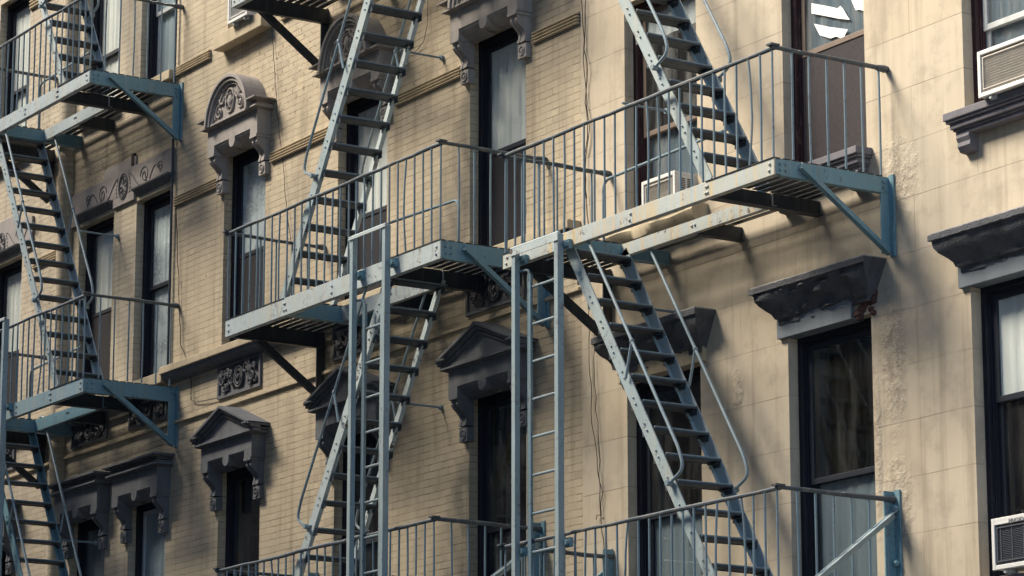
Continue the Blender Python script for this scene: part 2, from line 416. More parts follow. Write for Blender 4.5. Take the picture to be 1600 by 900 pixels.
def window(root, x0, x1, z0, z1, up=None, low=None, frame='wood', split=.5, upcov=1.0, lowcov=1.0, screen=None, glass='glass', rail='sash', label=None, seed=1, upbot=None):
    fr = MB(); ring(fr, x0, x1, z0, z1, .05, RD, RD+.03)
    ring(fr, x0+.015, x1-.015, z0+.012, z1-.018, .043, RD+.03, RD+.045)
    ring(fr, x0+.03, x1-.03, z0+.02, z1-.03, .035, RD+.045, .33)
    w = fr.build('window', MAT[frame], root, label=label, bevel=.004)
    a, b, c, d = x0+.066, x1-.066, z0+.06, z1-.066
    zm = c+(d-c)*split
    u = MB(); ring(u, a, b, zm-.02, d, .042, RD+.047, RD+.068); u.build('sash', MAT[rail], w, bevel=.003)
    l = MB(); ring(l, a, b, c, zm+.022, .042, RD+.071, RD+.092); l.build('sash', MAT[rail], w, bevel=.003)
    MB().box(a+.04, b-.04, RD+.056, RD+.060, zm+.02, d-.04).build('pane', MAT[glass], w)
    MB().box(a+.04, b-.04, RD+.080, RD+.084, c+.04, zm-.02).build('pane', MAT[glass], w)
    if up: curtain_mb(a+(b-a)*(1-upcov), b, upbot if upbot else zm-.02, d, RD+.070, .004, seed=seed).build('curtain_and_reflection', MAT[up], w)  # upper pale cloth also stands in for sky reflected in the panes
    if low: curtain_mb(a+(b-a)*(1-lowcov), b, c, zm+.01, RD+.099, .004, seed=seed+5).build('curtain_and_reflection', MAT[low], w)
    if screen:
        sc = MB(); ring(sc, a+.002, b-.002, c+.002, zm+.018, .022, RD+.050, RD+.062); sc.box(a+.022, b-.022, RD+.054, RD+.058, c+.02, zm); sc.build('screen', MAT[screen], w)
    return w

A = thing('brick_house', 'cream painted brick house at the left edge with a scroll-carved grey frieze over paired windows', 'building', (-32.3, 4, 0), 'row of tenement houses')
B = thing('brick_house', 'middle house of cream painted brick with arched and gabled window hoods', 'building', (-24.6, 4, 0), 'row of tenement houses')
C = thing('stucco_house', 'right-hand house of tan scored stucco with plain dark cornices over its windows', 'building', (-16.5, 4, 0), 'row of tenement houses')
ZT = 14.6
AX = [(-32.9, -32.05), (-30.56, -29.71), (-29.17, -28.33)]
BX = [(-27.20, -26.35), (-24.93, -24.03), (-22.62, -21.73)]
CX = [(-20.27, -19.29), (-18.20, -17.235), (-16.165, -15.2), (-14.2, -13.2)]
rows = dict(a=[(4.5, 6.5), (7.74, 9.68), (10.88, 12.8)], b=[(4.6, 6.58), (7.78, 9.72), (10.95, 12.8)], c=[(4.30, 6.335), (7.53, 9.42), (10.65, 12.5)])
low = [(1.2, 3.3)]
facade('wall', -38, -28.30, ZT, [(x0, x1, a, b) for x0, x1 in AX for a, b in rows['a']+low], MAT['brick2'], A)
facade('wall', -28.30, -20.90, ZT+.2, [(x0, x1, a, b) for x0, x1 in BX for a, b in rows['b']+low], MAT['brick'], B)
facade('wall', -20.90, -11.5, ZT+.5, [(x0, x1, a, b) for x0, x1 in CX for a, b in rows['c']+low], MAT['stucco'], C)

# windows of the left house
za, zb = rows['a'][1]
window(A, *AX[0], za, zb, up='curtain_and_reflection', screen='screen', split=.47, seed=1)
window(A, *AX[1], za, zb, up='curtain_and_reflection', screen='screen', split=.50, seed=2)
window(A, *AX[2], za, zb, up='lace', low='lace', split=.52, rail='sash', seed=3, lowcov=1.0)
za, zb = rows['a'][2]
window(A, *AX[0], za, zb, up='curtain_and_reflection', low='curtain_and_reflection', screen=None, split=.44, seed=4)
window(A, *AX[1], za, zb, up='curtain_and_reflection', low='curtain_and_reflection', split=.34, seed=5)
window(A, *AX[2], za, zb, up='blue', low='blue', split=.42, rail='alum', seed=6)
za, zb = rows['a'][0]
for i, k in enumerate((None, 'dimcurtain', 'blue')): window(A, *AX[i], za, zb, low=k, up=k, split=.5, seed=8+i, rail='alum' if i == 2 else 'sash')
# middle house
za, zb = rows['b'][1]
window(B, *BX[0], za, zb, up='lace', screen='screen', split=.47, seed=11)
window(B, *BX[1], za, zb, up='curtain_and_reflection', screen='screen', split=.42, seed=12)
window(B, *BX[2], za, zb, up='curtain_and_reflection', screen='screen', split=.47, seed=13)
za, zb = rows['b'][2]
window(B, *BX[0], za, zb, up='blue', low='dimcurtain', seed=14); window(B, *BX[1], za, zb, seed=15); window(B, *BX[2], za, zb, seed=16)
za, zb = rows['b'][0]
window(B, *BX[0], za, zb, seed=17); window(B, *BX[1], za, zb, seed=18); window(B, *BX[2], za, zb, glass='glassd', split=.42, seed=19)
# stucco house
za, zb = rows['c'][1]
window(C, *CX[0], za, zb, low='dimcurtain', frame='brownwood', rail='sashtan', glass='glassd', split=.42, upbot=9.1, up='curtain_and_reflection', seed=21)  # white strip at the top of the pane stands in for reflected sky
w2 = window(C, *CX[1], za, zb, frame='brownwood', rail='sashtan', screen='screen2', split=.50, glass='glassd', seed=22, up='dimcurtain')
window(C, *CX[2], za, zb, frame='brownwood', rail='alum', glass='glassd', split=.32, seed=23, low='dimcurtain', up='dimcurtain')
window(C, *CX[3], za, zb, frame='brownwood', seed=24)
za, zb = rows['c'][0]
window(C, *CX[0], za, zb, low='dimcurtain', split=.47, seed=25)
window(C, *CX[1], za, zb, low='dimcurtain', split=.47, seed=26, glass='glass')
window(C, *CX[2], za, zb, up='curtain_and_reflection', upcov=1.0, split=.62, seed=27)
window(C, *CX[3], za, zb, seed=28)
for x0, x1 in CX: window(C, x0, x1, *rows['c'][2], frame='brownwood', seed=31)
for X, P in ((AX, A), (BX, B), (CX, C)):
    for x0, x1 in X: window(P, x0, x1, *low[0], seed=35)
# white shapes standing in for the sky's reflection on the pane of the upper right window
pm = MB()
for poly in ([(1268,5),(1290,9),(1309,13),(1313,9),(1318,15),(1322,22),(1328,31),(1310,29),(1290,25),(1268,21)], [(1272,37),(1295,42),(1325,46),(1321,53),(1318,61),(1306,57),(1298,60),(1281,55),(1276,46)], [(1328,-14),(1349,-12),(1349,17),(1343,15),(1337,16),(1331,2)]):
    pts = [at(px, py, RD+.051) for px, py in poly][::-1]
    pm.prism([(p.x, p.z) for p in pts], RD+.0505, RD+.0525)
pm.build('reflection_patch', MAT['reflected_sky'], w2)

# ------------------------------------------------------------------ carved trim
def spiral(cx, cz, r0, turns, a0, y, sgn=1, n=22, tail=None):
    pts = []
    for i in range(n+1):
        t = i/n; r = r0*(1-t*.86); a = a0+sgn*t*turns*2*math.pi
        pts.append((cx+r*math.cos(a), y, cz+r*math.sin(a)))
    return pts
def moulding(m, x0, x1, z_top, h, p, y_in=0.0, steps=4):
    """horizontal cornice moulding with a cyma section and returned ends"""
    prof = [(0,1.0,0),(1.0,1.0,.22),(.94,.78,.30),(.70,.55,.52),(.52,.35,.75),(.46,.22,1.0)]
    # stacked slabs, each with its own projection: the returns come for free
    z = z_top
    for fr_, hh in ((1.0,.26),(.88,.14),(.72,.22),(.60,.16),(.50,.22)):
        q = p*fr_; e = p-q
        m.box(x0+e, x1-e, y_in-q, y_in+.02, z-h*hh, z); z -= h*hh
def corbel(root, xc, z1, z0, w, p, hood, mat):
    n = 10; pr = [(.02, z1)]
    for i in range(n+1):
        t = i/n
        y = -p*(.42+.58*(1-t)**1.0 if t < .12 else (.94-.62*t+.16*math.sin(t*7.2)))
        pr.append((y, z1-(z1-z0)*t))
    pr.append((.02, z0)); m = MB()
    for k in range(3): m.profx([(y*(1 if k != 1 else .9) if y < 0 else y, z) for y, z in pr], xc-w/2+k*w/3+.003, xc-w/2+(k+1)*w/3-.003)
    m.box(xc-w/2-.012, xc+w/2+.012, -p-.014, .02, z1, z1+.03)
    m.profx([(y*.8 if y < 0 else y, z) for y, z in pr], xc-w/2-.001, xc+w/2+.001)
    return m.build('corbel', mat, hood, smooth=False)
def rosette(xc, z0, z1, hood, mat):
    m = MB(); m.box(xc-.062, xc+.062, -.05, .02, z0, z1); zc = (z0+z1)/2
    m.tube([(xc+.040*math.cos(a*math.pi/8), -.052, zc+.040*math.sin(a*math.pi/8)) for a in range(16)], .009, 6, True)
    m.ball((xc, -.05, zc), .022, 8, (1,.6,1))
    return m.build('rosette', mat, hood)
def scroll_ornament(hood, xc, zc, s, y, mat):
    m = MB(); m.tube([(xc+.085*s*math.cos(a*math.pi/10), y, zc+.12*s*math.sin(a*math.pi/10)) for a in range(20)], .012*s, 6, True)
    m.ball((xc, y+.004, zc), .05*s, 10, (1,.5,1.25))
    for a in range(6): m.ball((xc+.055*s*math.cos(a*1.047), y-.004, zc+.078*s*math.sin(a*1.047)), .016*s, 6)
    for sg in (-1, 1):
        m.tube(spiral(xc+sg*.22*s, zc-.07*s, .075*s, 1.3, math.pi/2 if sg > 0 else math.pi/2, y, -sg), .013*s, 6)
        m.tube([(xc+sg*(.10+.12*t)*s, y, zc+(.06-.06*math.sin(t*3.1))*s) for t in [i/8 for i in range(9)]], .014*s, 6)
        m.tube([(xc+sg*(.13+.10*t)*s, y, zc+(.13-.16*t)*s) for t in [i/6 for i in range(7)]], [.006*s+.012*s*math.sin(math.pi*i/6) for i in range(7)], 6)
        m.tube([(xc+sg*(.30+.07*t)*s, y, zc+(-.13+.12*math.sin(t*2.5))*s) for t in [i/6 for i in range(7)]], .011*s, 6)
        m.ball((xc+sg*.22*s, y, zc-.07*s), .02*s, 6)
    return m.build('ornament', mat, hood)
def hood(root, xc, hw, zt, zb, kind, mat, label=None):
    """zt: top of the horizontal cornice, zb: underside of the frieze (head of the window)"""
    P = .235; W = hw+.18; m = MB()
    m.box(xc-hw-.095, xc+hw+.095, -.15, .02, zb+.07, zt-.10)                       # frieze
    moulding(m, xc-W+.03, xc+W-.03, zt-.075, .07, P-.03, )                          # lower moulding
    m.box(xc-W+.055, xc+W-.055, -.175, .02, zt-.09, zt-.045)
    pts = []
    if kind == 'arch':
        r = .445; cz = zt-.095
        moulding(m, xc-W, xc-r+.02, zt, .06, P); moulding(m, xc+r-.02, xc+W, zt, .06, P)
        n = 28
        def arc(rr, n=n): return [(xc+rr*math.cos(math.pi*i/n), cz+rr*math.sin(math.pi*i/n)*1.0) for i in range(n+1)]
        m.prism(arc(r-.03), -.17, .02)                                              # tympanum
        for ro, ri, y0 in ((r, r-.035, -P), (r-.035, r-.07, -P+.018), (r-.07, r-.10, -P+.04)):
            m.prism(arc(ro)+arc(ri)[::-1], y0, .02 if ro == r else -.10)
    elif kind == 'gable':
        ap = zt+.235
        moulding(m, xc-W, xc-W+.14, zt, .06, P); moulding(m, xc+W-.14, xc+W, zt, .06, P)
        m.prism([(xc-W+.06, zt-.05), (xc+W-.06, zt-.05), (xc, ap-.06)], -.165, .02)
        for sg in (-1, 1):
            for k, (t, y0) in enumerate(((.03, -P), (.025, -P+.022), (.03, -P+.05))):
                o = .03*k
                a = (xc+sg*W, zt-o); b = (xc, ap-o*1.15); c = (xc, ap-t-o*1.15); d = (xc+sg*W, zt-t-o)
                m.prism([a, b, c, d] if sg > 0 else [d, c, b, a], y0, .02 if k == 0 else -.1)
    else:
        moulding(m, xc-W, xc+W, zt+.02, .09, P)
    h = m.build('window_hood', mat, root, bevel=.004, label=label)
    # lower edge of the frieze: two coved panels and a rounded drop between them
    e = MB()
    e.box(xc-hw-.095, xc-hw+.05, -.15, .02, zb, zb+.072); e.box(xc+hw-.05, xc+hw+.095, -.15, .02, zb, zb+.072)
    for sg in (-1, 1):
        x0, x1 = sorted((xc+sg*.07, xc+sg*(hw-.05)))
        e.profx([(.02, zb+.075), (-.145, zb+.075), (-.135, zb+.05), (-.10, zb+.015), (-.045, zb-.02), (.02, zb-.03)], x0, x1)
    e.prism([(xc-.062, zb+.075)]+[(xc+.062*math.sin(t), zb+.04-.062*math.cos(t)) for t in [(-math.pi/2+math.pi*i/8) for i in range(9)]]+[(xc+.062, zb+.075)], -.152, .0)
    e.build('keystone_drop', mat, h)
    for sg in (-1, 1):
        corbel(root, xc+sg*(hw+.015), zb-.03, zb-.25, .115, .14, h, mat); rosette(xc+sg*(hw+.015), zb-.385, zb-.262, h, mat)
    if kind == 'arch': scroll_ornament(h, xc, zt+.095, 1.0, -.178, mat)
    return h
for x0, x1 in BX:
    xc, hw = (x0+x1)/2, (x1-x0)/2
    hood(B, xc, hw, 10.065, 9.72, 'arch', MAT['stone']); hood(B, xc, hw, 6.90, 6.58, 'gable', MAT['stone_d'])
for x0, x1 in AX: hood(A, (x0+x1)/2, (x1-x0)/2, 6.87, 6.50, 'flat', MAT['stone_d'])

# long carved frieze of the left house
def frieze(x0, x1, wins):
    m = MB(); m.box(x0, x1, -.03, .02, 9.80, 10.06); m.box((x0+x1)/2-.42, (x0+x1)/2+.33, -.022, .02, 10.06, 10.17)
    xs = [x0]+[e for w in wins for e in (w[0]-.02, w[1]+.02)]+[x1]
    for i in range(0, len(xs), 2):
        if xs[i+1]-xs[i] > .02: m.box(xs[i], xs[i+1], -.03, .02, 9.70, 9.80)
    f = m.build('frieze', MAT['frieze'], A, bevel=.004)
    for a, b in wins: MB().profx([(.1, 9.80), (-.075, 9.80), (-.07, 9.785), (-.03, 9.765), (0.0, 9.72), (.06, 9.69), (.1, 9.69)], a, b).build('cove', MAT['stone_d'], f)
    o = MB(); xc = (wins[0][1]+wins[1][0])/2 if len(wins) > 1 else (x0+x1)/2; y = -.031; zc = 9.89
    for rx, rz in ((.105, .135), (.085, .112)): o.tube([(xc+rx*math.cos(a*math.pi/12), y, zc+rz*math.sin(a*math.pi/12)) for a in range(24)], .009, 5, True)
    for a in range(8): o.tube([(xc+.02*math.cos(a*.785), y, zc+.025*math.sin(a*.785)), (xc+.07*math.cos(a*.785), y, zc+.09*math.sin(a*.785))], [.004, .012], 5)
    for sg in (-1, 1):
        o.tube([(xc+sg*(.13+.28*t), y, zc+.02+.09*math.cos(t*3.1)) for t in [i/12 for i in range(13)]], .006, 5)
        o.tube(spiral(xc+sg*.50, zc+.02, .10, 1.6, math.pi if sg > 0 else 0, y, -sg, 30), .006, 5)
        o.tube([(xc+sg*(.62+.25*t), y, zc-.05+.12*math.sin(t*3.0)) for t in [i/12 for i in range(13)]], .006, 5)
        o.tube(spiral(xc+sg*.86, zc+.03, .06, 1.5, math.pi if sg > 0 else 0, y, -sg, 24), .006, 5)
        for t in range(4): o.ball((xc+sg*(.505+.012*t), y, zc+.045-.03*t), .014, 6, (.8,.5,1.2))
        for t in range(5): o.ball((xc+sg*(.155+.004*t*(3-t)), y, zc-.08+.04*t), .011, 6, (1,.5,1.4))
    o.build('carved_scroll', MAT['relief'], f)
frieze(-30.72, -28.31, [AX[1], AX[2]])
frieze(-33.4, -31.75, [AX[0]])
MB().box(-29.27, -29.21, -.03, -.002, 10.075, 10.20).build('vent_slot', MAT['black'], A)

# courses of moulded brick, ledges, string courses and carved panels
def ribs(root, x0, x1, z0, z1, n=4):
    m = MB(); h = (z1-z0)/n; MB().box(x0, x1, -.004, .01, z0, z1).build('groove_shade', MAT['stone_d'], root)  # dark strip behind the ribs paints the shade of the grooves
    for i in range(n):
        zc = z0+h*(i+.5)
        m.profx([(.0, zc-h*.30), (-.024, zc-h*.29), (-.032, zc-h*.1), (-.032, zc+h*.12), (-.024, zc+h*.29), (.0, zc+h*.30)], x0, x1)
    m.build('ribbed_course', MAT['rib'], root)
for x0, x1 in ((-28.27, -27.33), (-26.22, -25.09), (-23.87, -22.75), (-21.60, -20.91)): ribs(B, x0, x1, 9.425, 9.535)
for x0, x1 in ((-28.29, -27.55), (-26.05, -25.2)): ribs(B, x0, x1, 10.80, 10.905)
for x0, x1 in ((-31.72, -31.03), (-33.9, -33.4)): ribs(A, x0, x1, 9.44, 9.55)
ribs(A, -32.03, -31.2, 12.5, 12.62, 3)
m = MB(); m.box(-28.30, -20.91, -.13, .01, 7.69, 7.765); m.build('sill_ledge', MAT['sill'], B, bevel=.008)
m = MB(); m.profx([(.01, 7.688), (-.115, 7.688), (-.10, 7.65), (-.06, 7.62), (.01, 7.60)], -28.29, -20.91); m.build('ledge_moulding', MAT['stone_d'], B)
m = MB(); m.box(-28.31+.02, -20.91, -.028, .01, 7.185, 7.215); m.build('string_course', MAT['sill'], B, bevel=.004)
m = MB(); m.box(-37, -28.31, -.028, .01, 7.185, 7.215); m.build('string_course', MAT['sill'], A, bevel=.004)
m = MB(); m.box(-37, -28.31, -.10, .01, 7.62, 7.735); m.build('sill_ledge', MAT['sill'], A, bevel=.008)
for i, (x0, x1) in enumerate(AX): MB().box(x0-.06, x1+(.06 if i < 2 else .02), -.09, .1, 10.78, 10.878).build('sill', MAT['sill'], A, bevel=.008)
for x0, x1 in BX: MB().box(x0-.08, x1+.08, -.12, .1, 10.80, 10.948).build('sill', MAT['sill'], B, bevel=.008)
def panel(root, x0, x1, z0, z1, seed):
    rnd = random.Random(seed); m = MB(); ring(m, x0, x1, z0, z1, .03, -.022, .01); m.box(x0+.02, x1-.02, -.004, .01, z0+.02, z1-.02)
    p = m.build('carved_panel', MAT['stone_d'], root)
    o = MB(); xc, zc = (x0+x1)/2, (z0+z1)/2
    for rx, rz in ((.085, .10), (.055, .07)): o.tube([(xc+rx*math.cos(a*math.pi/9), -.02, zc+rz*math.sin(a*math.pi/9)) for a in range(18)], .012, 6, True)
    o.ball((xc, -.015, zc), .03, 8)
    for i in range(26):
        sg = rnd.choice((-1, 1)); cx = xc+sg*rnd.uniform(.13, (x1-x0)/2-.08); cz = zc+rnd.uniform(-1, 1)*((z1-z0)/2-.07)
        o.tube(spiral(cx, cz, rnd.uniform(.03, .055), rnd.uniform(.8, 1.4), rnd.uniform(0, 6), -.018-rnd.uniform(0, .014), rnd.choice((-1, 1)), 12), [.016-.008*k/12 for k in range(13)], 6)
        if i % 2: o.ball((cx, -.02, cz), rnd.uniform(.014, .028), 6, (1, .8, 1.3))
    o.build('leaf_relief', MAT['relief'], p, smooth=True)
for i, (x0, x1) in enumerate(BX): panel(B, x0-.03, x1+.0, 7.28, 7.60, i+3)
for i, (x0, x1) in enumerate(AX): panel(A, x0-.02, x1-.0, 7.27, 7.58, i+13)
# round engaged shaft and downpipe of the left house
m = MB(); m.tube([(-30.87, -.0, 0.14), (-30.87, -.0, 14.2)], .115, 20); m.build('engaged_shaft', MAT['brick2'], A, smooth=True)
m = MB(); m.tube([(-28.30, -.03, 7.78), (-28.30, -.03, 13)], .013, 6); m.build('conduit', MAT['dark'], A)

# stucco house: cornices, lintels, sills
def rough_cornice(root, xc, hw, zt, h, p, seed, broken=0.0, top='ctop'):
    rnd = random.Random(seed); prof = [(1.0, 0.0), (1.0, -.15), (.90, -.165), (.90, -.23), (.86, -.33), (.74, -.47), (.54, -.60), (.40, -.72), (.34, -.84), (.22, -.86), (.20, -1.0)]
    m = MB(); nx = 46
    xs = [xc-hw+2*hw*i/nx for i in range(nx+1)]
    def col(x, e):
        b = len(m.v)
        for k, (f, z) in enumerate(prof):
            j = (noise.noise((x*5.5, k*.55, seed))*.022+rnd.uniform(-1, 1)*.003)*(.3 if k < 2 else 1.0)*(.15+broken); y = -p*f*e+j
            if broken and k > 2 and .30 < (x-xc+hw)/(2*hw) < .78: y += .05*broken*abs(math.sin(x*9+k))
            m.v.append((x, min(y, .0), zt+h*z+(rnd.uniform(-.003, .002) if k < 2 else j*.4)))
        m.v.append((x, .02, zt-h)); m.v.append((x, .02, zt)); return b
    cols = []
    for i, x in enumerate(xs): cols.append(col(x, 1.0))
    # tapered, returned ends
    K = len(prof)+2
    for i in range(nx):
        a, b = cols[i], cols[i+1]
        for k in range(K-1): m.f.append((a+k, b+k, b+k+1, a+k+1))
        m.f.append((a+K-1, b+K-1, b, a))
    m.f.append(tuple(cols[0]+k for k in range(K))); m.f.append(tuple(cols[-1]+k for k in range(K))[::-1])
    for v_i in range(len(m.v)):
        x, y, z = m.v[v_i]; kk = v_i % K; f_ = prof[kk][0] if kk < len(prof) else (prof[-1][0] if kk == len(prof) else 1.0)
        lim = hw-p*(1-f_)*.9
        if abs(x-xc) > lim: m.v[v_i] = (xc+math.copysign(lim, x-xc), y, z)
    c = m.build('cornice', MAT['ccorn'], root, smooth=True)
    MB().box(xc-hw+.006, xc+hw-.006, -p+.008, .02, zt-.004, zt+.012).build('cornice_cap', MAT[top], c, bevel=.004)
    return c
cx = [(a+b)/2 for a, b in CX]
rough_cornice(C, cx[0], .70, 6.69, .30, .20, 5, .7); rough_cornice(C, cx[1], .67, 6.69, .27, .21, 6, .8); rough_cornice(C, cx[2], .67, 6.69, .27, .21, 7, .2); rough_cornice(C, cx[3], .67, 6.69, .27, .21, 8, .2)
for i, x in enumerate(cx):
    x0, x1 = x-.57, x+(.57 if i != 1 else .30)
    MB().box(x0, x1, -.035, .1, 6.322, 6.475).build('lintel', MAT['sill'] if i == 0 else MAT['lintel'], C, bevel=.004)
# broken lintel end with exposed brick
rnd = random.Random(4); m = MB()
for k in range(26): m.ball((cx[1]+rnd.uniform(.32, .54), rnd.uniform(-.01, .01), 6.32+rnd.uniform(0, .17)), rnd.uniform(.022, .045), 6, (1.3, .8, .8))
m.build('exposed_brick', MAT['core'], C, label='patch of exposed red brick at the broken end of a lintel')
def msill(root, xc, hw, z):
    m = MB()
    for p, h0, h1, e in ((.15, 0, .055, 0), (.135, .055, .075, .01), (.115, .075, .115, .03), (.095, .115, .13, .04), (.08, .13, .16, .05)):
        m.box(xc-hw+e, xc+hw-e, -p, .1, z-h1, z-h0)
    s = m.build('sill', MAT['csill'], root, bevel=.006)
    for sg in (-1, 1):
        q = MB(); q.profx([(.02, z-.158), (-.085, z-.158), (-.09, z-.18), (-.075, z-.21), (-.08, z-.24), (-.055, z-.275), (.02, z-.285)], xc+sg*(hw-.13)-.065, xc+sg*(hw-.13)+.065)
        q.build('bracket', MAT['csill'], s)
for i in (1, 2, 3): msill(C, cx[i], .545, 7.528); msill(C, cx[i], .545, 4.298)
msill(C, cx[0], .545, 4.298)
# crumbling stone sill of the first stucco window
m = MB(); rnd = random.Random(2); n = 30
for i in range(n+1):
    x = cx[0]-.62+1.24*i/n
    for y, z in ((.1, 7.53), (-.13, 7.52), (-.16, 7.47), (-.14, 7.41), (-.06, 7.36), (.02, 7.34)): m.v.append((x, y+.03*noise.noise((x*3, y*9, 1))*(y < 0), z+.022*noise.noise((x*3.5, y*6, z*5))))
for i in range(n):
    for k in range(5): a = i*6+k; m.f.append((a, a+6, a+7, a+1))
m.f.append(tuple(range(6))); m.f.append(tuple(n*6+k for k in range(6))[::-1])
m.build('sill', MAT['sill'], C, smooth=True)
# roof cornices
for P_, x0, x1, zt in ((A, -37.9, -28.36, ZT), (B, -28.24, -20.96, ZT+.2), (C, -20.84, -11.6, ZT+.5)):
    m = MB(); moulding(m, x0, x1, zt+.12, .6, .5); m.build('roof_cornice', MAT['stone_d'], P_)

# ------------------------------------------------------------------ fire escapes
UPW = Vector((0, 0, 1)); YF = -1.02
def picket_mesh(h, bend, seed):
    rnd = random.Random(seed); n = 7; pts = []
    for i in range(n+1):
        t = i/n; pts.append((bend*math.sin(math.pi*t)*rnd.uniform(.8, 1.2)+.0, bend*.5*math.sin(math.pi*t), h*t))
    return MB().tube(pts, .0085, 7).mesh('picket', MAT['rail'], (0,0,0), True)
PK = {}
def balcony(label, x0, x1, zf, hb, zr, hole, tie=False, sides=(True, True), mats=('beam', 'teal'), skip_front=()):
    """platform with front and side beams, slat floor with a stair opening, two wall brackets and a railing"""
    root = thing('fire_escape_balcony', label, 'fire escape', ((x0+x1)/2, 0, zf), 'fire escape balconies')
    hx0, hx1 = hole; yh = -.45; MBm, MS = MAT[mats[0]], MAT[mats[1]]; zb = zf-hb
    f = MB(); f.box(x0, x1, YF, YF+.012, zb, zf); f.box(x0, x1, YF+.012, YF+.055, zf-.012, zf-.001); f.box(x0, x1, YF+.012, YF+.055, zb, zb+.010)
    for bx in (x0+.06, x1-.06, hx0, hx1, hx0+.03, hx1+.03, (hx0+hx1)/2):
        for dz in (.3, .68): f.bolt((bx+random.uniform(-.01, .01), YF, zb+hb*dz), (0, -1, 0), .013)
    f.build('front_beam', MBm, root, bevel=.0025)
    for s, x in ((-1, x0), (1, x1)):
        b = MB(); xa, xb = sorted((x, x-s*.012)); b.box(xa, xb, YF+.013, -.002, zb, zf-.002)
        xa, xb = sorted((x-s*.012, x-s*.05)); b.box(xa, xb, YF+.06, -.002, zb, zb+.010)
        for y in (-.97, -.92, -.06, -.045):
            for dz in (.32, .66): b.bolt((x, y, zb+hb*dz), (s, 0, 0), .012)
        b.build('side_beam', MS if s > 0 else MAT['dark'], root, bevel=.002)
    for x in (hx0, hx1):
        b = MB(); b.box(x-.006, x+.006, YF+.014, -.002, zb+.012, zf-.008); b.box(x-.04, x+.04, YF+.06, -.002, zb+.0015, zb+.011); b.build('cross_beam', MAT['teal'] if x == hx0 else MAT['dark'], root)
    xm = (hx0+hx1)/2
    b = MB(); b.box(xm-.006, xm+.006, yh+.05, -.002, zb+.012, zf-.008); b.box(xm-.03, xm+.03, yh+.05, -.002, zb+.0015, zb+.011); b.build('cross_beam', MAT['dark'], root)
    b = MB(); b.box(hx0-.02, hx1+.02, yh, yh+.012, zb+.016, zf-.007); b.box(hx0-.02, hx1+.02, yh+.012, yh+.045, zb+.0165, zb+.024)
    for bx in (xm-.02, xm+.02): b.bolt((bx, yh, zf-.05), (0, -1, 0), .012)
    b.build('opening_beam', MBm if mats[0] != 'steel' else MS, root)
    # slats on edge supports, running along the wall
    g_ = MB(); y = YF-.006
    rnd = random.Random(int(abs(x0)*100))
    while y < -.05:
        ya, yb = y, y+.0615; z0 = zf+.0005; jj = rnd.uniform(-.003, .003)
        segs = [(x0-.004, x1+.004)]
        if yb > YF+.055 and ya < yh-.002: segs = [(x0-.004, hx0+.004), (hx1-.004, x1+.004)]
        for a, b_ in segs: g_.box(a, b_, ya+jj, yb+jj, z0, z0+.0035+rnd.uniform(0, .001))
        y += .082
    g_.build('floor_grating', MAT['slat'], root)
    # wall brackets with their struts
    for s, x in ((-1, x0), (1, x1)):
        b = MB(); w = .085; xa, xb = sorted((x+s*.0, x-s*.012))
        if not tie:
            b.box(xa, xb, -w, -.002, zb-.44, zb-.0015); xa, xb = sorted((x+s*.055, x)); b.box(xa, xb, -.014, -.001, zb-.46, zf+.01)
            for dz in (.06, .12): b.bolt((x, -.045, zb-.0+dz-.04), (s, 0, 0), .014)
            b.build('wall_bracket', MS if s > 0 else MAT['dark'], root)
            p, q = (x+s*.008, -.80, zb+hb*.75), (x+s*.008, -.03, zb-.43)
            d = (Vector(q)-Vector(p)).normalized(); nrm = Vector((0, -d.z, d.y))
            st = MB(); st.bar(p, q, .058, .010, (s, 0, 0)); off = nrm*-.030+Vector((s*.024, 0, 0)); st.bar(Vector(p)+off, Vector(q)+off, .048, .007, tuple(nrm))
            st.build('strut', MS if s > 0 else MAT['dark'], root)
        else:
            b.box(xa, xb, -.10, -.002, zb-.1, zf+.86); xa, xb = sorted((x+s*.06, x)); b.box(xa, xb, -.014, -.001, zb-.12, zf+.87)
            for dz in (.80, .73, .45, .2): b.bolt((x, -.05+.02*(dz > .7), zf+dz), (s, 0, 0), .018)
            for dz in (.74, .36): b.ball((x+s*.03, -.03, zf+dz), .026, 8)
            b.build('wall_bracket', MS, root)
            st = MB(); p, q = (x+s*.012, -.03, zf+.70), (x+s*.012, -.96, zf+.02); st.bar(p, q, .052, .012, (s, 0, 0)); st.bar(Vector(p)+Vector((s*.024, .0, .022)), Vector(q)+Vector((s*.024, .0, .022)), .006, .036, (s, 0, 0))
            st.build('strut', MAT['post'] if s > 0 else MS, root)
    # railing
    yr = YF+.012; H = zr-zf; rb = MB()
    def rough_rail(p, q): 
        p, q = Vector(p), Vector(q); n = max(4, int((q-p).length/.25)); rnd = random.Random(int(p.x*31))
        rb.tube([p+(q-p)*(i/n)+Vector((0, rnd.uniform(-.004, .004), rnd.uniform(-.005, .005)*(0 < i < n))) for i in range(n+1)], [.0155+rnd.uniform(-.002, .003) for i in range(n+1)], 8)
    rough_rail((x0-.04, yr, zr), (x1+.01, yr, zr))
    for s, x, on in ((-1, x0, sides[0]), (1, x1, sides[1])):
        if on:
            rough_rail((x+s*.004, yr-.03, zr+.004), (x+s*.004, -.0, zr+.0))
            rb.tube([(x+s*.004, -.10, zr), (x+s*.004, -.03, zr), (x+s*.004, 0, zr)], [.02, .028, .024], 8); rb.box(x+s*.004-.03, x+s*.004+.03, yr-.045, yr+.03, zr+.010, zr+.024)
    rl = rb.build('railing', MAT['toprail'], root, smooth=True)
    key = round(H, 2)
    if key not in PK: PK[key] = [picket_mesh(H-.012, b_, 40+i) for i, b_ in enumerate((0, .004, -.006, .002, .0, -.003, .022))]
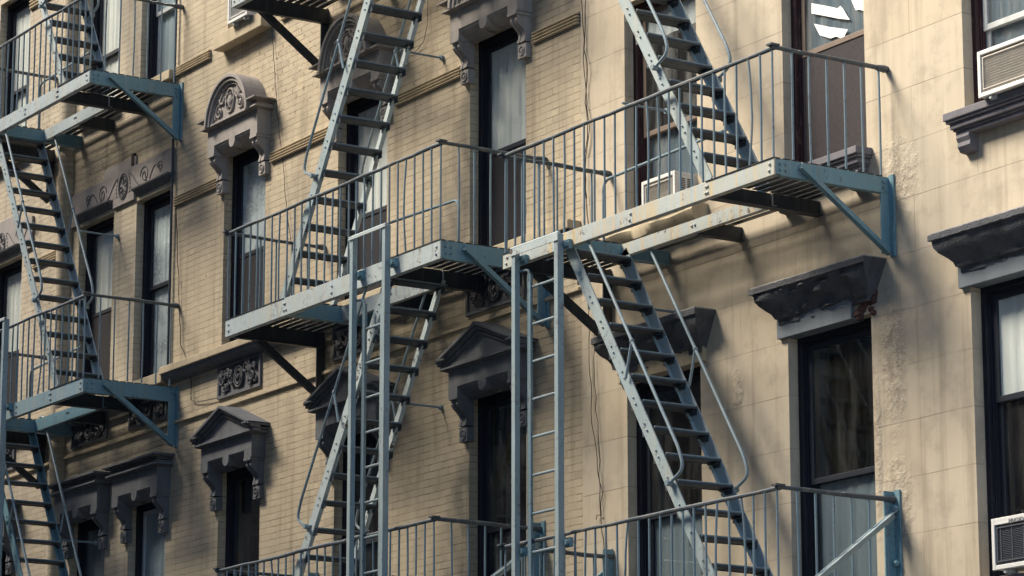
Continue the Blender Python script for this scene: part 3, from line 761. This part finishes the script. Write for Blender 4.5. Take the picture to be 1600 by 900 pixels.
    def pick(x, y):
        rnd = random.Random(int(x*971)+int(y*131)); me = PK[key][rnd.choice((0, 0, 1, 2, 3, 3, 4, 5, 5, 6) if rnd.random() < .8 else (0, 1, 5))]
        o = bpy.data.objects.new('picket', me); COL.objects.link(o); o.parent = rl
        o.location = (x-root.location.x, y, .006); o.rotation_euler = (0, rnd.uniform(-.006, .006), rnd.uniform(0, 6.28))
    n = int(round((x1-x0)/.139))
    for i in range(n+1): pick(x0+.02+(x1-x0-.04)*i/n, yr)
    for x, on in ((x0+.0, sides[0]), (x1-.0, sides[1])):
        if on:
            for i in range(1, 6 if x == x0 else 7): pick(x, yr+i*(.155 if x == x1 else .165))
    return root

def smoothpath(pts, r=.06, k=5):
    pts = [Vector(p) for p in pts]; out = [pts[0]]
    for i in range(1, len(pts)-1):
        a, b, c = pts[i-1], pts[i], pts[i+1]; rr = min(r, (a-b).length*.45, (c-b).length*.45)
        p, q = b+(a-b).normalized()*rr, b+(c-b).normalized()*rr
        for j in range(k+1):
            t = j/k; out.append(p*(1-t)**2+b*2*t*(1-t)+q*t*t)
    out.append(pts[-1]); return out

def stair(label, sgn, p_top, p_bot, floor_z, chip=(False, False), mats='stringer', rise=.2145, z_first=None, rod=None, hand_end=1.02, hand_top=True):
    """sgn +1: descends to the right.  p_top, p_bot: (x, z) of the stringers' centre line"""
    (xt, zt), (xb, zb) = p_top, p_bot
    root = thing('fire_escape_stair', label, 'stairs', (xb, -.7, zb), 'fire escape stairs')
    d = Vector((xb-xt, 0, zb-zt)).normalized(); nrm = Vector((-d.z, 0, d.x))*(1 if (-d.z)*sgn > 0 else -1)
    if nrm.z < 0: nrm = -nrm
    k = (xb-xt)/(zb-zt)
    X = lambda z: xt+(z-zt)*k
    zs = []; z = (z_first if z_first else zt-.06)
    while z > floor_z+.09: zs.append(z); z -= rise
    for y, ch in ((-.955, chip[0]), (-.445, chip[1])):
        o = -1 if y < -.7 else 1; m = MB()
        m.bar((xt, y, zt), (xb, y, zb), .010, .105, tuple(nrm))
        # narrow stiffening flange along the lower edge
        m.bar(Vector((xt, y-o*.018, zt))-nrm*.05, Vector((xb, y-o*.018, zb))-nrm*.05, .03, .006, tuple(nrm))
        for zz in zs:
            for e in (-.03, .03): m.bolt(Vector((X(zz), y+o*.005, zz))+d*e*1.0-nrm*.004*(e > 0), (0, o, 0), .009)
        m.build('stringer', MAT['chip'] if ch else MAT[mats], root, label='stringer with flaking pale paint' if ch else None)
    tm = None
    for zz in zs:
        x = X(zz)
        if tm is None:
            t = MB(); 
            for e, w_ in ((-.056, .034), (-.012, .036), (.034, .040)): t.box(e, e+w_, .012, .498, -.020, 0)
            t.tube([(-.064*1, .012, -.016), (-.064, .498, -.016)], .011, 8); t.tube([(.078, .012, -.019), (.078, .498, -.015)], .011, 8)
            nm_ = MB().tube([(.086, .013, -.004), (.086, .497, -.004)], .0065, 6).mesh('lit_edge', MAT['hand'], (0,0,0), True)  # pale bar standing in for the highlight along the tread edge
            for y in (.006, .496): t.box(-.06, .075, y, y+.008, -.065, -.004)
            for y in (.012, .492-.022): t.box(-.05, .065, y, y+.022, -.038, -.031)
            tm = t.mesh('tread', MAT['tread'])
        o = bpy.data.objects.new('tread', tm); COL.objects.link(o); o.parent = root
        o.location = (x-root.location.x-.008*sgn, -.955+.003-root.location.y, zz-root.location.z); o.rotation_euler = (random.uniform(-.01, .01), random.uniform(-.02, .02), 0)
        e_ = bpy.data.objects.new('lit_edge', nm_); COL.objects.link(e_); e_.parent = o
    zh1 = zt-.02; zh0 = floor_z+hand_end
    for y in (-.985, -.415):
        off = nrm*.245
        a = Vector((X(zh1), y, zh1)); b = Vector((X(zh0), y, zh0)); L = (b-a).length
        path = [a+nrm*.02, a+off*.95+d*.06+Vector((0, 0, .02)), b+off-d*.10, b+off*.86+d*.05, b+nrm*.02+d*.02] if hand_top else [a+off, b+off-d*.10, b+off*.86+d*.05, b+nrm*.02]
        m = MB(); m.tube(smoothpath(path, .07), .0125, 8)
        hnd = m.build('handrail', MAT['hand'], root, smooth=True)
        j = a+d*(L*.52)
        m = MB(); m.tube([j+off-d*.02, j+d*.16+nrm*.03], .011, 7); m.ball(j+off-d*.02, .02, 8); m.build('handrail_brace', MAT['hand'], hnd, smooth=True); m = MB(); m.tube([b+nrm*.02+d*.02+Vector((0, .02 if y < -.7 else -.02, 0)), b+nrm*.02+d*.02-Vector((0, .03 if y < -.7 else -.03, 0))], .022, 8)
        m.build('handrail_foot', MAT['hand'], hnd, smooth=True)
    if rod:
        m = MB(); m.tube([(rod[0], -.44, rod[1]), (rod[0], 0, rod[1])], .010, 7); m.tube([(rod[0], -.03, rod[1]), (rod[0], 0, rod[1])], .024, 8)
        m.build('tie_rod', MAT['rail'], root)
    return root

# balconies
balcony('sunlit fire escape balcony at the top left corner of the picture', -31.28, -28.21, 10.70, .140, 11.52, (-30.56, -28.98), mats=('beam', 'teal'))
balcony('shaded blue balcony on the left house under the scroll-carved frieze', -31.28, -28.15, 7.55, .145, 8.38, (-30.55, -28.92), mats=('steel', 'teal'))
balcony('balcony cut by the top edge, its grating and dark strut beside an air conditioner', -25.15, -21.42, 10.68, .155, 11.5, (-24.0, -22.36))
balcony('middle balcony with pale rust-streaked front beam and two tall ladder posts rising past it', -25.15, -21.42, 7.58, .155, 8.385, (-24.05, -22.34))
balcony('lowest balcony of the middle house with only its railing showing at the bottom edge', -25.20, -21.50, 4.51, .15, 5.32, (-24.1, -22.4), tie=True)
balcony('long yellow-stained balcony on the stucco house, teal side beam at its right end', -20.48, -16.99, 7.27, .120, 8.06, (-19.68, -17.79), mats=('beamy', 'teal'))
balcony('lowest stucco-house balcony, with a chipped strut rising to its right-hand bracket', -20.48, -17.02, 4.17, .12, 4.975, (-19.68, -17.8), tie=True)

# stairs
stair('stair at the top left corner rising from the sunlit balcony past a white-paned window', 1, (-30.75, 13.8), (-28.98, 10.74), 10.70, (True, True), z_first=13.69, rise=.215)
stair('stair on the left house running down past the scroll-carved frieze', 1, (-30.66, 10.62), (-28.90, 7.58), 7.55, (False, True), rod=(-29.59, 9.39))
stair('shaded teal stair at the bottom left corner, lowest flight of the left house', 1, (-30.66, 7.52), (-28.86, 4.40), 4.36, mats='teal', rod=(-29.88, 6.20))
stair('peeling stair falling to the left in front of the middle arched window hood', -1, (-22.34, 10.62), (-24.20, 7.60), 7.58, (False, True), rod=(-23.07, 9.68))
stair('shaded stair half hidden behind the twin ladder posts below the middle balcony', -1, (-22.33, 7.50), (-24.26, 4.53), 4.51, (True, True), rod=(-23.06, 6.56))
stair('stair at the top right that lands on the yellow-stained balcony before a window air conditioner', 1, (-19.82, 10.38), (-17.84, 7.29), 7.27, rod=(-19.67, 8.39))
stair('long pale blue stair with looped handrails running down from the yellow-stained balcony', 1, (-19.66, 7.20), (-17.70, 4.19), 4.17, rod=(-19.57, 6.76))

# drop ladders hanging in their guide posts
def drop_ladder(label, xl, xr, ztop, zbot, lx0, lx1, lztop, rung0, bar=True, y=-1.085):
    root = thing('drop_ladder', label, 'ladder', ((xl+xr)/2, y, zbot), 'drop ladders on the fire escapes')
    for x in (xl, xr):
        m = MB(); m.box(x-.006, x+.006, y-.0275, y+.026, zbot, ztop); m.box(x-.018 if x == xl else x-.032, x+.032 if x == xl else x+.018, y-.036, y-.028, zbot, ztop)
        m.build('guide_post', MAT['post'], root, bevel=.002)
    if bar:
        m = MB(); m.box(xl-.03, xr+.03, y-.045, y-.037, ztop-(.022 if ztop > 7.6 else .06), ztop-.005); m.tube([(xl-.03, y-.03, ztop), (xr+.03, y-.03, ztop)], .014, 8); m.build('head_bar', MAT['chip'], root)
    for x in (lx0, lx1):
        m = MB(); m.box(x-.022, x+.022, y+.04, y+.052, zbot+.3, lztop); m.box(x-.022, x-.012, y+.0525, y+.085, zbot+.3, lztop)
        hk = xl if x == lx0 else xr
        m.tube(smoothpath([(x, y+.045, lztop-.05), (x, y+.045, lztop+.035), (hk, y+.02, lztop+.035)], .04), .010, 7)
        m.build('ladder_rail', MAT['steel'], root)
    z = rung0; m = None
    while z > zbot+.35:
        t = MB(); t.tube([(lx0, y+.06, z), (lx1, y+.06, z)], .0115, 8); t.build('rung', MAT['hand'], root, smooth=True); z -= .292
    for x in (xl, xr):
        for zc in (7.52 if ztop > 7.6 else 7.16, 4.9):
            m = MB(); m.box(x-.01, x+.07, y+.03, y+.062, zc-.035, zc+.035); m.tube([(x+.05, y+.0, zc), (x+.05, y+.065, zc)], .022, 8)
            m.build('clamp', MAT['teal'], root)
    return root
drop_ladder('drop ladder hanging between two tall posts before the middle balcony', -22.70, -22.15, 7.84, 2.6, -22.61, -22.31, 7.27, 7.05)
drop_ladder('drop ladder hanging from the left end of the yellow-stained balcony beside the long pale stair', -20.18, -19.57, 7.245, 2.2, -20.07, -19.68, 7.035, 6.93)
drop_ladder('drop ladder post on the shaded left balcony, cut by the left edge', -30.45, -29.90, 8.44, 2.6, -30.38, -30.0, 7.3, 7.05)

# pipe guards round the stair openings, each belongs to its balcony
for o in list(COL.objects):
    if o.name.startswith('fire_escape_balcony') and o.parent is None:
        x, _, zf = o.location
        sp = {7.27: (-19.95, -18.2), 7.58: (-22.1, -23.6), 7.55: (-30.75, -29.5), 10.70: (-30.75, -29.5)}.get(round(zf, 2))
        if sp:
            m = MB(); m.tube(smoothpath([(sp[0], -.43, zf), (sp[0], -.43, zf+.56), (sp[1], -.43, zf+.60)], .09), .012, 8); m.build('opening_guard', MAT['rail'], o, smooth=True)

# ------------------------------------------------------------------ air conditioners
def aircon(label, x0, x1, z0, z1, p, face, text=None, sidevent=False, band=0.0):
    root = thing('air_conditioner', label, 'air conditioner', ((x0+x1)/2, -p, z0))
    m = MB(); t = .022; yb = RD+.09
    m.box(x0, x1, -p+.02, yb, z0, z0+t); m.box(x0, x1, -p+.02, yb, z1-t, z1); m.box(x0, x0+t, -p+.02, yb, z0+t, z1-t); m.box(x1-t, x1, -p+.02, yb, z0+t, z1-t)
    ring(m, x0-.004, x1+.004, z0-.004, z1+.004, .03, -p, -p+.02)
    if band: m.box(x0+.026, x1-.026, -p-.001, -p+.018, z1-.03-band, z1-.024)
    m.box(x0+t, x1-t, yb-.02, yb, z0+t, z1-t)
    m.build('casing', MAT['ac'], root, bevel=.004)
    f = MB(); z = z0+.03
    while z < z1-.035-band: f.bar((x0+.028, -p+.014, z), (x1-.028, -p+.014+random.uniform(-.002, .002), z), .004, .015, (0, -.5, .86)); z += (.0185 if face != 'acd' else .0115)
    x = x0+.08
    while x < x1-.05 and face == 'acd': f.box(x-.003, x+.003, -p+.006, -p+.009, z0+.03, z1-.034-band); x += .11
    MB().box(x0+.026, x1-.026, -p+.03, -p+.034, z0+.026, z1-.028-band).build('fin_backing', MAT['acg' if face == 'acg' else 'acd'], root)
    ring(f, x0+.045, x1-.045, z0+.045, z1-.045-band, .007, -p+.001, -p+.006)
    f.build('grille', MAT[face], root)
    if sidevent:
        v = MB()
        for c in (0, 1):
            for i in range(10): v.box(x1+.0, x1+.0025, -p+.045+c*.075, -p+.10+c*.075, z0+.05+i*.0145, z0+.057+i*.0145)
        v.build('side_vent', MAT['black'], root)
    for x in (x0+.08, x1-.1):
        ft = MB(); ft.box(x, x+.05, -p+.03, -p+.10, z0-.03, z0-.002); ft.tube([(x+.025, -p+.01, z0-.018), (x+.025, -p+.06, z0-.018)], .012, 8)
        ft.build('mounting_foot', MAT['alum'], root)
    if text:
        cu = bpy.data.curves.new('lettering', 'FONT'); cu.body = text; cu.size = .042; cu.extrude = .0008; cu.align_x = 'LEFT'
        to = bpy.data.objects.new('tmp', cu); COL.objects.link(to); dg = bpy.context.evaluated_depsgraph_get(); me = bpy.data.meshes.new_from_object(to.evaluated_get(dg))
        bpy.data.objects.remove(to); me.name = 'lettering'; me.materials.clear(); me.materials.append(MAT['ink'])
        lo = bpy.data.objects.new('lettering', me); COL.objects.link(lo); lo.parent = root
        lo.location = (x0+.17-root.location.x, -p-.0035-root.location.y, z1-.034-band*.5-root.location.z); lo.rotation_euler = (R(90), 0, 0); lo.scale = (1.15, .8, 1)
    return root
aircon('window air conditioner with a slotted white side behind the pickets of the yellow-stained balcony', -19.76, -19.32, 7.57, 7.805, .20, 'acg', sidevent=True)
aircon('white air conditioner with dented pale fins on a moulded sill at the top right', -15.79, -15.24, 7.533, 7.85, .20, 'acg')
aircon('air conditioner with dark fins and a lettered white front frame at the lower right edge', -15.78, -15.24, 4.335, 4.665, .22, 'acd', text='FRIGIDAIRE', band=.012)
aircon('white air conditioner over a thick tan sill at the top, behind a dark strut', -26.86, -26.46, 10.955, 11.26, .18, 'ac')

# ------------------------------------------------------------------ cables on the walls
def cable(label, pix, Y=-.02, r=.006, jitter=.012, seed=0):
    rnd = random.Random(seed); pts = []
    P = [at(px, py, Y) for px, py in pix]
    for a, b in zip(P[:-1], P[1:]):
        n = max(2, int((b-a).length/.09))
        for i in range(n): pts.append(a.lerp(b, i/n)+Vector((rnd.uniform(-jitter, jitter), rnd.uniform(-.006, .006), 0)))
    pts.append(P[-1]); m = MB(); m.tube(pts, r*.65, 6); o = m.build('cable', MAT['cable'], None, smooth=True); tag(o, label, 'cable', 'cables hanging on the walls'); return o
cable('twisted black cable down the stucco beside the brick joint, from the top edge', [(909,0),(912,60),(918,110),(914,160),(919,190),(915,240),(916,300),(920,352)], seed=1)
cable('thin second strand wound beside the twisted cable at the brick joint', [(914,0),(915,40),(911,90),(916,150),(920,200),(914,265),(917,310)], r=.005, seed=6)
cable('kinked cable with a hooked end on shaded stucco beside the drop ladder', [(922,470),(920,545),(924,640),(931,700),(935,735),(941,770),(937,795),(939,805),(932,805),(931,812)], r=.005, seed=2)
cable('slack strand running beside the kinked cable down to the lowest railing', [(930,500),(929,560),(932,640),(937,720),(938,800),(942,830),(944,858)], r=.005, seed=7)
cable('thin straight wire on cream brick right of the left arched hood', [(424,30),(428,90),(432,160),(437,210),(444,280),(449,335),(455,380)], r=.0045, jitter=.003, seed=3)
cable('loose wire on cream brick right of the lace-curtained window', [(275,318),(277,380),(279,440),(280,486),(283,540),(291,562),(297,574),(299,600),(299,625),(304,628),(320,626),(340,622)], r=.006, jitter=.006, seed=4)
cable('thin wire arc on the brick at the top right of the middle stair', [(668,0),(668,40),(662,65),(650,80),(640,84)], r=.004, jitter=.003, seed=8)

# ------------------------------------------------------------------ the other side of the street (never in view; it shades the lower storeys)
def opposite(label, x0, x1, h):
    root = thing('brick_house', label, 'building', ((x0+x1)/2, -24, 0), 'houses across the street')
    m = MB(); m.box(x0, x1, -32, -18.4, 0, h); m.box(x0, x1, -18.4, -18, h-.6, h+.3); m.build('wall', MAT['opp'], root)
    z = 2.5; q = MB()
    while z < h-3:
        x = x0+.9
        while x < x1-1.4: q.box(x, x+1.0, -18.42, -18.38, z, z+1.8); x += 2.1
        z += 3.2
    q.build('window', MAT['sash'], root)
opposite('tall sooty house across the street', -96, -43.5, 33.4)
opposite('middle sooty house across the street', -43.5, -36.0, 32.8)
opposite('lower sooty house across the street', -36.0, -8, 24.8)
